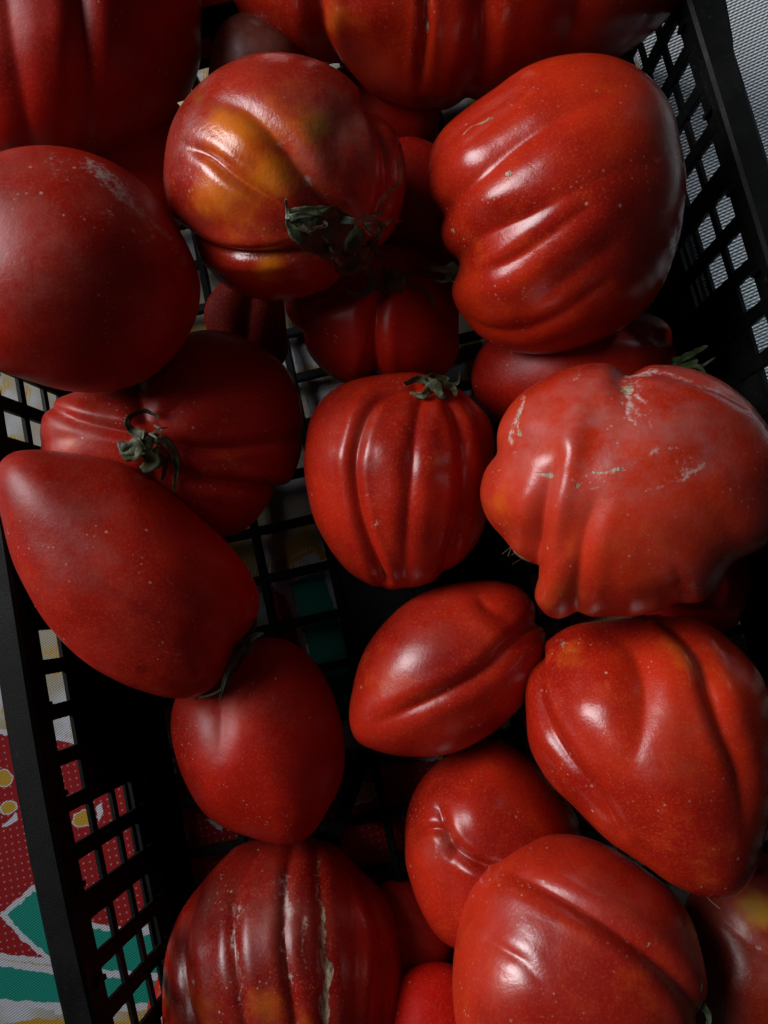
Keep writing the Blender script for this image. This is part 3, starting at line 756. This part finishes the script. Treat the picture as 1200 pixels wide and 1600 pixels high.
tomato('t13', 'pale waxy lumpy tomato with deep folds and scratches, resting highest at the right', (968, 770), .330,
  [(1204, 770), (1203, 720), (1190, 690), (1168, 650), (1145, 626), (1110, 600), (1070, 583), (1030, 577), (1003, 580), (985, 586), (960, 575), (920, 570), (870, 580), (830, 603), (800, 625), (777, 655), (768, 685), (760, 715), (745, 742), (739, 775), (752, 815), (785, 852), (815, 880), (832, 905), (836, 940), (852, 965), (880, 973), (905, 968), (950, 968), (990, 968), (1025, 958), (1055, 946), (1080, 943), (1105, 932), (1126, 905), (1148, 872), (1180, 852), (1200, 815)], MB['waxy'], dz=.86,
  grooves=[([(985, 578), (967, 600, .8), (974, 622, .3)], 9, 11), ([(830, 905), (838, 850), (850, 780, .9), (872, 715, .3)], 20, 11), ([(897, 975), (903, 910), (912, 840, .8), (930, 780, .3)], 12, 13), ([(762, 705, .8), (820, 690, .9), (870, 705, .3)], 9, 12), ([(1050, 870, .2), (1062, 905, .8), (1060, 940)], 6, 13), ([(915, 630, .2), (900, 670), (880, 740), (868, 820), (860, 930)], -10, 24), ([(985, 590, .5), (1040, 602, .7), (1100, 622, .8), (1145, 645, .6)], 6, 5), ([(1150, 880, .6), (1130, 820, .5), (1090, 760, .2)], 8, 20), ([(760, 840, .2), (800, 838, .5), (835, 850, .8)], 6, 14)],
  bulges=[(888, 700, 34, 8), (820, 720, 34, 6), (830, 635, 34, 3), (800, 790, 34, 5), (1010, 700, 90, 5)],
  marks=[('scar', 975, 615, 13, .85), ('pale', 985, 612, 24, .5), ('pale', [(816, 630), (812, 660), (800, 690)], 8, .68), ('scar', [(818, 650), (816, 682)], 4, .7), ('pale', [(985, 640), (1000, 660)], 7, .45), ('scar', [(925, 744), (945, 738), (968, 732)], 4.5, .75), ('scar', [(838, 742), (856, 739)], 5, .75), ('scar', 907, 760, 6, .8), ('scar', 776, 734, 6, .6), ('pale', [(940, 740), (1000, 715), (1050, 705)], 4.5, .36), ('pale', 1040, 730, 46, .22), ('pale', [(985, 590), (1040, 600), (1100, 620), (1145, 645)], 7, .6), ('pale', 1065, 733, 22, .38), ('pale', [(900, 600), (912, 590), (905, 575)], 4, .55), ('pale', 1075, 910, 30, .45), ('bloom', 1065, 915, 40, .7), ('bloom', 920, 660, 110, .50), ('bloom', 1080, 690, 110, .45), ('bloom', 830, 720, 50, .35), ('scar', [(775, 850), (800, 865), (822, 885)], 7, .75), ('scar', [(1172, 835), (1195, 815)], 6, .6), ('pale', [(975, 625), (982, 650), (996, 668)], 4, .5), ('pale', [(965, 628), (968, 660)], 3, .45), ('pale', [(990, 622), (1012, 650), (1018, 672)], 3, .45), ('pale', [(1010, 770), (1060, 752), (1090, 722)], 4, .34), ('pale', [(880, 775), (930, 765), (960, 750)], 5, .4), ('bloom', 960, 720, 60, .4), ('orange', 775, 785, 40, .35), ('orange', 860, 900, 50, .3), ('orange', 1000, 830, 80, .22), ('orange', 890, 930, 30, .3)], lump=3.5)
tomato('t14', 'smooth oblong tomato lying slanted on the crate floor, just right of centre', (695, 1042), .390,
  [(852, 985), (850, 1005), (822, 1080), (792, 1120), (755, 1152), (700, 1176), (650, 1179), (590, 1169), (556, 1155), (543, 1122), (551, 1075), (570, 1020), (600, 975), (640, 935), (690, 910), (740, 903), (790, 908), (825, 925), (840, 955)], MB['red'], dz=.86,
  grooves=[([(590, 1128, .3), (680, 1090, .9), (750, 1052), (800, 1005), (845, 970)], 12, 10), ([(748, 925, .3), (762, 948, .9), (790, 965, .5)], 9, 12), ([(810, 1010, .4), (846, 1000, .8)], 5, 6)],
  bulges=[(640, 1030, 50, 4)], marks=[('scar', 828, 980, 9, .6), ('orange', 620, 1060, 60, .3), ('bloom', 690, 980, 50, .2), ('pale', 660, 1150, 40, .15)])
tomato('t15', 'glossy heart-shaped tomato with deep lengthwise folds pointing down, lower right', (1010, 1165), .356,
  [(1201, 1100), (1206, 1180), (1198, 1240), (1180, 1300), (1157, 1358), (1128, 1388), (1090, 1389), (1040, 1372), (1000, 1345), (940, 1308), (890, 1258), (845, 1210), (820, 1160), (812, 1085), (817, 1035), (838, 1008), (852, 985), (885, 962), (940, 955), (1000, 955), (1050, 958), (1105, 970), (1155, 1010), (1188, 1055)], MB['bright'], dz=.92,
  grooves=[([(842, 1005), (838, 1060), (852, 1112), (885, 1175), (930, 1235, .8), (965, 1290, .3)], 14, 8), ([(960, 985, .4), (995, 1015), (1010, 1060), (1008, 1115, .7), (990, 1190, .15)], 15, 21), ([(1055, 975), (1098, 1030), (1112, 1090), (1128, 1150, .9), (1145, 1210, .6), (1148, 1290, .1)], 14, 11)],
  bulges=[(915, 1105, 45, 8), (840, 1150, 30, 4), (1060, 1080, 45, 3), (1165, 1100, 40, 6)],
  marks=[('scar', 886, 995, 14, .6), ('orange', 900, 1020, 40, .4), ('orange', 1070, 1030, 50, .4), ('bloom', 1060, 1160, 70, .45), ('orange', 1080, 1320, 60, .3), ('orange', 1150, 1080, 40, .2), ('pale', 1085, 1370, 20, .2)])
tomato('t16', 'shiny brownish red tomato with a domed lobe and creased side, behind two big lower ones', (768, 1312), .398,
  [(905, 1290), (872, 1228), (832, 1180), (780, 1146), (720, 1164), (670, 1200), (640, 1250), (632, 1310), (640, 1370), (660, 1420), (690, 1460), (722, 1476), (800, 1480), (870, 1420), (905, 1350)], MB['red'], dz=.9,
  grooves=[([(688, 1262, .4), (698, 1300), (715, 1330), (755, 1352), (800, 1360, .4)], 17, 8, .2), ([(650, 1302, .5), (680, 1292), (696, 1300)], 8, 6), ([(705, 1335), (708, 1380, .6), (712, 1440, .3)], 7, 12)],
  bulges=[(735, 1270, 45, 9), (655, 1340, 24, 4)], marks=[('pale', [(690, 1310), (684, 1338)], 5, .5), ('bloom', 700, 1320, 24, .5), ('orange', 740, 1330, 40, .2)])
tomato('t17', 'broad shiny red tomato with one long diagonal crease at the bottom right of centre', (892, 1485), .348,
  [(1091, 1500), (1082, 1450), (1060, 1405), (1020, 1362), (962, 1318), (910, 1298), (860, 1296), (800, 1313), (750, 1350), (720, 1410), (705, 1480), (702, 1540), (715, 1610), (760, 1680), (850, 1712), (960, 1702), (1050, 1650), (1085, 1580)], MB['shiny'], dz=.82,
  grooves=[([(790, 1352, .2), (860, 1388, .7), (930, 1432), (1000, 1490), (1055, 1550), (1085, 1610)], 14, 12), ([(765, 1462, .5), (795, 1482, .9), (820, 1500, .6), (850, 1540, .2)], 5, 8)],
  bulges=[(820, 1465, 40, 4), (795, 1540, 50, 3)], marks=[('bloom', 985, 1390, 50, .35), ('pale', 762, 1402, 14, .35), ('scar', 1006, 1482, 5, .7), ('orange', 1020, 1560, 50, .3), ('orange', 720, 1450, 40, .2), ('pale', 720, 1575, 20, .25)])
tomato('t18', 'small bright scarlet tomato peeking out at the bottom edge', (672, 1580), .380,
  [(604, 1590), (614, 1550), (638, 1517), (680, 1503), (722, 1510), (750, 1560), (750, 1640), (690, 1680), (620, 1660)], tomato_mat('tomato_skin_scarlet', (0.42, 0.005, 0.002), (0.34, 0.004, 0.002), rough=.55, bloom=-.1, speck=.15, seed=9, spec=.08), res=(150, 50, 18))
tomato('t19', 'dusty dark ribbed tomato with a long tan split scar, bottom left', (450, 1485), .396,
  [(632, 1480), (626, 1430), (605, 1385), (570, 1345), (530, 1312), (480, 1296), (420, 1300), (360, 1322), (312, 1370), (278, 1430), (262, 1500), (266, 1560), (290, 1640), (360, 1700), (460, 1712), (560, 1692), (610, 1620), (632, 1550)], MB['dusty'], dz=.85,
  grooves=[([(345, 1330, .4), (305, 1390), (290, 1460), (300, 1540), (325, 1620)], 11, 8), ([(400, 1330, .3), (366, 1400, .9), (370, 1500), (390, 1600)], 8, 8), ([(455, 1310, .4), (446, 1370), (444, 1470), (464, 1590)], 8, 8), ([(492, 1300, .5), (499, 1400), (508, 1500), (510, 1620)], 6, 8), ([(540, 1330, .3), (556, 1450, .6), (556, 1600, .6)], 5, 10), ([(555, 1335, .4), (588, 1410), (600, 1480), (590, 1600)], 9, 9)],
  marks=[('scar', [(492, 1310, .5), (498, 1400, .62), (506, 1480, .95), (510, 1540, 1.2), (508, 1640, 1.1)], 8, .95), ('pale', [(446, 1370), (444, 1470), (464, 1590)], 9, .28), ('pale', [(446, 1400), (444, 1470), (455, 1540)], 3, .3), ('pale', [(366, 1420), (372, 1500), (392, 1600)], 9, .28), ('pale', [(368, 1450), (372, 1500), (385, 1570)], 2.5, .25), ('pale', 350, 1420, 50, .32), ('pale', 450, 1400, 50, .34), ('pale', [(474, 1430), (476, 1500)], 5, .5), ('orange', 420, 1575, 34, .6), ('orange', 330, 1580, 40, .55), ('orange', 480, 1585, 18, .5), ('bloom', 430, 1430, 60, .5), ('bloom', 320, 1450, 50, .3), ('pale', 310, 1540, 16, .4)])
tomato('t20', 'dark tomato with a yellow-green blotch in the bottom right corner', (1165, 1485), .374,
  [(1060, 1480), (1068, 1410), (1110, 1352), (1190, 1330), (1270, 1380), (1300, 1480), (1270, 1600), (1180, 1655), (1100, 1625), (1066, 1560)], tomato_mat('tomato_skin_ripening', (0.27, 0.016, 0.005), (0.17, 0.009, 0.004), (0.46, 0.20, 0.015), rough=.33, bloom=.3, speck=1.0, seed=10), dz=.9,
  grooves=[([(1110, 1400, .5), (1150, 1450, .6), (1200, 1500, .6)], 6, 12)], marks=[('orange', 1188, 1425, 34, .9), ('green', 1185, 1420, 26, .6), ('pale', [(1160, 1460), (1180, 1475), (1200, 1490)], 7, .5), ('pale', 1150, 1560, 30, .3), ('bloom', 1140, 1500, 70, .3)])
tomato('t21', 'dull red tomato showing only its side beneath the dusty split one', (300, 1590), .412,
  [(226, 1600), (232, 1550), (252, 1515), (290, 1497), (350, 1510), (385, 1570), (375, 1640), (310, 1672), (245, 1655)], MB['deep'], res=(150, 50, 18), dz=.6)
tomato('t22', 'dark tomato tucked under the pale lumpy one at the right edge', (1092, 905), .398,
  [(1166, 890), (1162, 945), (1140, 980), (1090, 992), (1030, 985), (1000, 930), (1005, 860), (1060, 812), (1130, 825), (1160, 855)], MB['deep'], res=(150, 50, 18))
tomato('t23', 'shadowed dark red tomato deep between the split one and the bottom right pile', (640, 1450), .415,
  [(706, 1450), (692, 1512), (650, 1542), (600, 1525), (570, 1460), (575, 1400), (610, 1372), (668, 1385), (696, 1415)], MB['deep'], res=(150, 50, 18), dz=.6)
tomato('t24', 'nearly black-red tomato in the gap between the orange-patched and ribbed tomatoes', (650, 330), .415,
  [(745, 330), (735, 400), (690, 450), (620, 450), (565, 400), (555, 330), (580, 250), (640, 215), (710, 250)], MB['deep'], res=(150, 50, 18), dz=.6)

tomato('t25', 'added filler tomato darkening the gap between the two left tomatoes and the orange-patched one', (238, 262), .412,
  [(325, 262), (305, 330), (250, 372), (190, 350), (150, 290), (160, 210), (215, 165), (285, 180)], MB['deep'], res=(120, 40, 14), dz=.6)  # tomato added to keep light off the crate floor here
tomato('t26', 'added filler tomato darkening the gap at the top edge, deep behind the brownish sliver', (330, 10), .420,
  [(415, 10), (395, 80), (340, 105), (275, 80), (245, 10), (270, -60), (335, -85), (395, -55)], MB['deep'], res=(120, 40, 14), dz=.6)  # added filler, hides the lit cloth in this gap

tomato('t27', 'added filler tomato coloured dark for the shade between the orange-patched and flat lobed ones', (392, 520), .418,
  [(452, 512), (442, 565), (405, 592), (355, 575), (325, 520), (335, 460), (385, 430), (434, 455)], tomato_mat('tomato_skin_painted_shade', (0.09, 0.003, 0.002), (0.06, 0.002, 0.001), rough=.6, bloom=-.1, speck=.1, seed=12, spec=.06), res=(120, 40, 14), dz=.5,  # added filler; the gap's shade is put into this dark skin colour
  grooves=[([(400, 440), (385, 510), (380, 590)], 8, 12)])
tomato('t28', 'added filler tomato darkening the gap under the very large ribbed one at the top', (590, 180), .424,
  [(690, 180), (670, 235), (600, 262), (520, 240), (490, 180), (515, 120), (590, 95), (665, 120)], MB['deep'], res=(120, 40, 14), dz=.5)  # tomato added low down so this gap stays dark

# ---------------------------------------------------------------- calyxes
c4 = calyx_hub('t4', 548, 372, 5.5, 8.5, label='dark green calyx with curled dried sepals')
sep('t4', c4, [(545, 365, 7), (515, 352, 9), (480, 347, 8), (450, 338, 6)], [12, 13, 9, 4], cup=.12)
sep('t4', c4, [(535, 388, 7), (505, 385, 8), (470, 372, 8), (452, 350, 6), (455, 335, 8)], [7, 9, 6, 3, 1.5])
sep('t4', c4, [(548, 352, 7), (525, 334, 10), (500, 330, 9), (470, 329, 7), (452, 330, 6)], [5, 5, 4, 3, 1.5])
sep('t4', c4, [(512, 326, 4), (530, 340, 9), (556, 346, 10), (582, 340, 8), (600, 332, 5)], [2.2, 3.6, 2.4, 1.6, .8], PALEGREEN)
sep('t4', c4, [(452, 342, 8), (470, 336, 10), (500, 338, 9)], [3.5, 2.2, 1.5], PALEGREEN)
sep('t4', c4, [(450, 342, 8), (449, 325, 9), (446, 312, 10)], [2, 1.3, .8], PALEGREEN)
sep('t4', c4, [(556, 385, 7), (575, 400, 8), (565, 418, 9), (545, 420, 10), (525, 405, 10), (515, 385, 9)], [8, 4.5, 2.4, 2.2, 1.8, 1.2], PALEGREEN)
sep('t4', c4, [(550, 385, 6), (548, 402, 7), (540, 415, 7), (522, 400, 7)], [15, 15, 10, 4], cup=.12)
sep('t4', c4, [(572, 360, 7), (592, 350, 8), (600, 352, 9), (612, 344, 10), (628, 346, 12)], [6, 3, 1.6, 1.2, .7], BROWN)
sep('t4', c4, [(575, 392, 5), (590, 370, 8), (598, 352, 9), (604, 358, 10)], [4.5, 2.5, 1.6, 1], GREEN)
sep('t4', c4, [(565, 398, 4), (580, 425, 2), (578, 450, 0), (560, 460, 0), (545, 456, 2), (541, 448, 5)], [6, 5.5, 4.5, 3, 1.8, 1])
sep('t4', c4, [(580, 380, 4), (594, 400, 2), (600, 425, 1), (598, 437, 3)], [4, 2.4, 1.6, 1])
tube('stem', [on('t4', 552, 374, 6), on('t4', 556, 376, 11), on('t4', 558, 377, 14)], [.0022, .0018, .0017], GREEN, c4, hollow=True)
for p in ([(500, 340, 9), (510, 352, 11), (490, 356, 10)], [(470, 350, 8), (485, 360, 9), (500, 352, 9)]):
    sep('t4', c4, p, [1.4, 1.6, 1], BROWN, 'dried_fibre')

c5 = calyx_hub('t5', 706, 424, -6, 6)
sep('t5', c5, [(708, 424, -2), (692, 421, 0), (674, 420, 0)], [3.5, 4, 3])
sep('t5', c5, [(706, 436, -4), (690, 440, -4), (672, 436, -6)], [2.5, 2, 1])
c7 = calyx_hub('t7', 228, 690, 4.5, 5.5, label='dark green calyx with a pale hooked stem stub')
for p, w_ in (([(225, 680, 6), (205, 672, 8), (200, 655, 8), (225, 642, 7), (248, 652, 4)], [7, 5, 3.5, 3, 1.2]), ([(225, 695, 6), (205, 705, 7), (192, 715, 5)], [12, 13, 6]),
              ([(235, 700, 6), (238, 722, 6), (222, 735, 4)], [12, 11, 5]), ([(240, 685, 6), (262, 692, 7), (276, 720, 6), (272, 768, 3)], [7, 5.5, 5, 1.5]),
              ([(240, 700, 6), (258, 722, 6), (252, 752, 2)], [5, 4, 1.5]), ([(215, 700, 6), (195, 700, 6), (188, 690, 4)], [9, 8, 3])):
    sep('t7', c7, p, w_)
for p in ([(236, 680, 7), (250, 670, 9), (262, 668, 7)], [(232, 676, 6), (244, 684, 9), (256, 694, 7)], [(240, 664, 6), (252, 672, 9), (250, 684, 7)]):
    sep('t7', c7, p, [1.8, 1.4, .8], BROWN, 'dried_fibre')
tube('stem', [on('t7', 214, 690, 7.5), on('t7', 200, 686, 12), on('t7', 202, 678, 14), on('t7', 214, 682, 15)], [.0016, .0020, .0022, .0020], PALEGREEN, c7, hollow=True)
c8 = calyx_hub('t8', 384, 1010, -3, 6)
for p, w_ in (([(385, 1008, 0), (366, 1030, 2), (352, 1060, 2), (343, 1095, -2)], [4.5, 4, 3, 1]), ([(383, 1012, -3), (372, 1040, -2), (345, 1078, 0), (305, 1092, 2)], [3.5, 2.6, 1.8, 1]),
              ([(390, 1000, 0), (402, 992, 2), (412, 990, 2)], [5, 3.5, 1.5]), ([(380, 1000, 2), (368, 1010, 3), (356, 1038, 3)], [2.5, 2, 1]), ([(392, 990, -1), (398, 975, 0), (400, 965, 1)], [4, 2.5, 1])):
    sep('t8', c8, p, w_, GREEN)
c10 = calyx_hub('t10', 678, 606, 1.5, 6)
for p, w_ in (([(678, 600, 4), (655, 592, 6), (632, 600, 5)], [6, 5, 2.5]), ([(690, 602, 4), (708, 606, 6), (712, 618, 4)], [6, 5, 2.5]), ([(672, 608, 4), (660, 618, 5), (640, 614, 3)], [6, 4.5, 2]),
              ([(690, 598, 4), (714, 600, 5), (719, 578, 9)], [4, 2, .8]), ([(668, 596, 5), (676, 590, 7), (700, 594, 5)], [6, 6, 4]), ([(684, 608, 4), (690, 618, 6), (702, 622, 3)], [6, 4, 2])):
    sep('t10', c10, p, w_)
tube('stem', [on('t10', 680, 604, 3), on('t10', 682, 602, 8)], [.0028, .0024], GREEN, c10, hollow=True)
c12 = calyx_hub('t12', 1052, 575, -6, 7)
for p, w_ in (([(1050, 570, 0), (1075, 556, 3), (1096, 545, 8), (1106, 540, 9)], [4, 5, 3, 1]), ([(1050, 578, 0), (1080, 570, 3), (1098, 578, 2), (1102, 596, 0)], [4, 4, 2.5, 1]),
              ([(1050, 562, 0), (1078, 560, 1), (1090, 566, 1)], [3, 4, 2]), ([(1050, 572, -2), (1088, 575, -2), (1118, 558, 0)], [3, 2.4, 1]), ([(1052, 590, -2), (1075, 586, 0), (1092, 590, 0)], [4, 3, 2])):
    sep('t12', c12, p, w_, FRESH)
c11 = calyx_hub('t11', 618, 440, 3, 8)
for p, w_ in (([(620, 440, 4), (650, 446, 5), (672, 462, 3), (676, 478, 2)], [5, 3.5, 2.5, 1.2]), ([(615, 440, 4), (590, 448, 5), (570, 444, 4)], [5, 4, 2]), ([(622, 434, 4), (650, 424, 5), (680, 428, 3)], [4, 3, 1.5])):
    sep('t11', c11, p, w_)
c17 = calyx_hub('t17', 1082, 1560, -8, 6, FRESH)
for p, w_ in (([(1082, 1562, -4), (1092, 1545, -2), (1095, 1528, -1)], [4, 3.4, 1.4]), ([(1082, 1568, -4), (1098, 1572, -2), (1108, 1590, -2), (1104, 1605, -2)], [5, 4.5, 3.5, 1.5])):
    sep('t17', c17, p, w_, FRESH)

# fuzz of dried fibres at the low left fold of the pale tomato
t13o = TREES['t13'][1]
Vf, Ff = [], []
org = np.array(t13o.location)
for i in range(150):
    t = random.random(); bx = 770 + 60 * t + random.uniform(-4, 4); by = 848 + 55 * t + random.uniform(-6, 8) + (25 if random.random() < .3 else 0)
    if TREES['t13'][0].ray_cast(Vector(EYE), Vector(ray(bx + 8, by - 4)))[0] is None: continue
    p = on('t13', bx + 8, by - 4, .0002)
    q = p; d_ = np.array([random.gauss(-.3, 1), random.gauss(-.5, 1), random.gauss(.2, .6)]); L = random.uniform(.0015, .0045)
    d_ /= np.linalg.norm(d_)
    pts = [p, p + d_ * L * .5 + rng.normal(size=3) * .0008, p + d_ * L + rng.normal(size=3) * .0015]
    r = .00007
    for a_, b_ in zip(pts[:-1], pts[1:]):
        dd = b_ - a_; s1 = np.cross(dd, [.3, .5, .8]); s1 /= np.linalg.norm(s1) + 1e-12; s2 = np.cross(dd, s1); s2 /= np.linalg.norm(s2) + 1e-12
        o = len(Vf)
        for cpt in (a_, b_):
            for k in range(3):
                an = k * 2.094; Vf.append(cpt + (s1 * math.cos(an) + s2 * math.sin(an)) * r - org)
        for k in range(3): Ff.append((o + k, o + (k + 1) % 3, o + 3 + (k + 1) % 3, o + 3 + k))
fz = mesh_obj('fuzz', Vf, Ff, BROWN, t13o); fz['kind'] = 'stuff'; fz['label'] = 'wispy brown dried fibres along the lower left fold'

# tip thread on the heart-shaped tomato
tube('tip_thread', [on('t15', 1096, 1385, .0), on('t15', 1105, 1402, .002), on('t15', 1125, 1420, .002)], [.0004, .0002, .00012], BROWN, TREES['t15'][1], K=5)

# pale yellow scrap wedged between the tomatoes
def scrap():
    P = [at_depth(x, y, .347) for x, y in ((277, 160), (310, 151), (322, 172), (292, 178))]
    nrm = np.cross(P[1] - P[0], P[3] - P[0]); nrm /= np.linalg.norm(nrm)
    top = [p + nrm * .0008 for p in P]
    c = sum(P) / 4
    pm = NT('pale_yellow_card'); pm.l.new(pm.mix(pm.noise(300, 3, .6, pm.coord()), (.50, .44, .20, 1), (.62, .57, .30, 1)), pm.p.inputs['Base Color'])
    V, Fc = bevel_box([p - c for p in P] + [p - c for p in top], .0001)
    return tag(mesh_obj('card_scrap', V, Fc, pm.m, None, c), 'tiny pale yellow card scrap wedged beside the orange-patched tomato', 'scrap')
scrap()
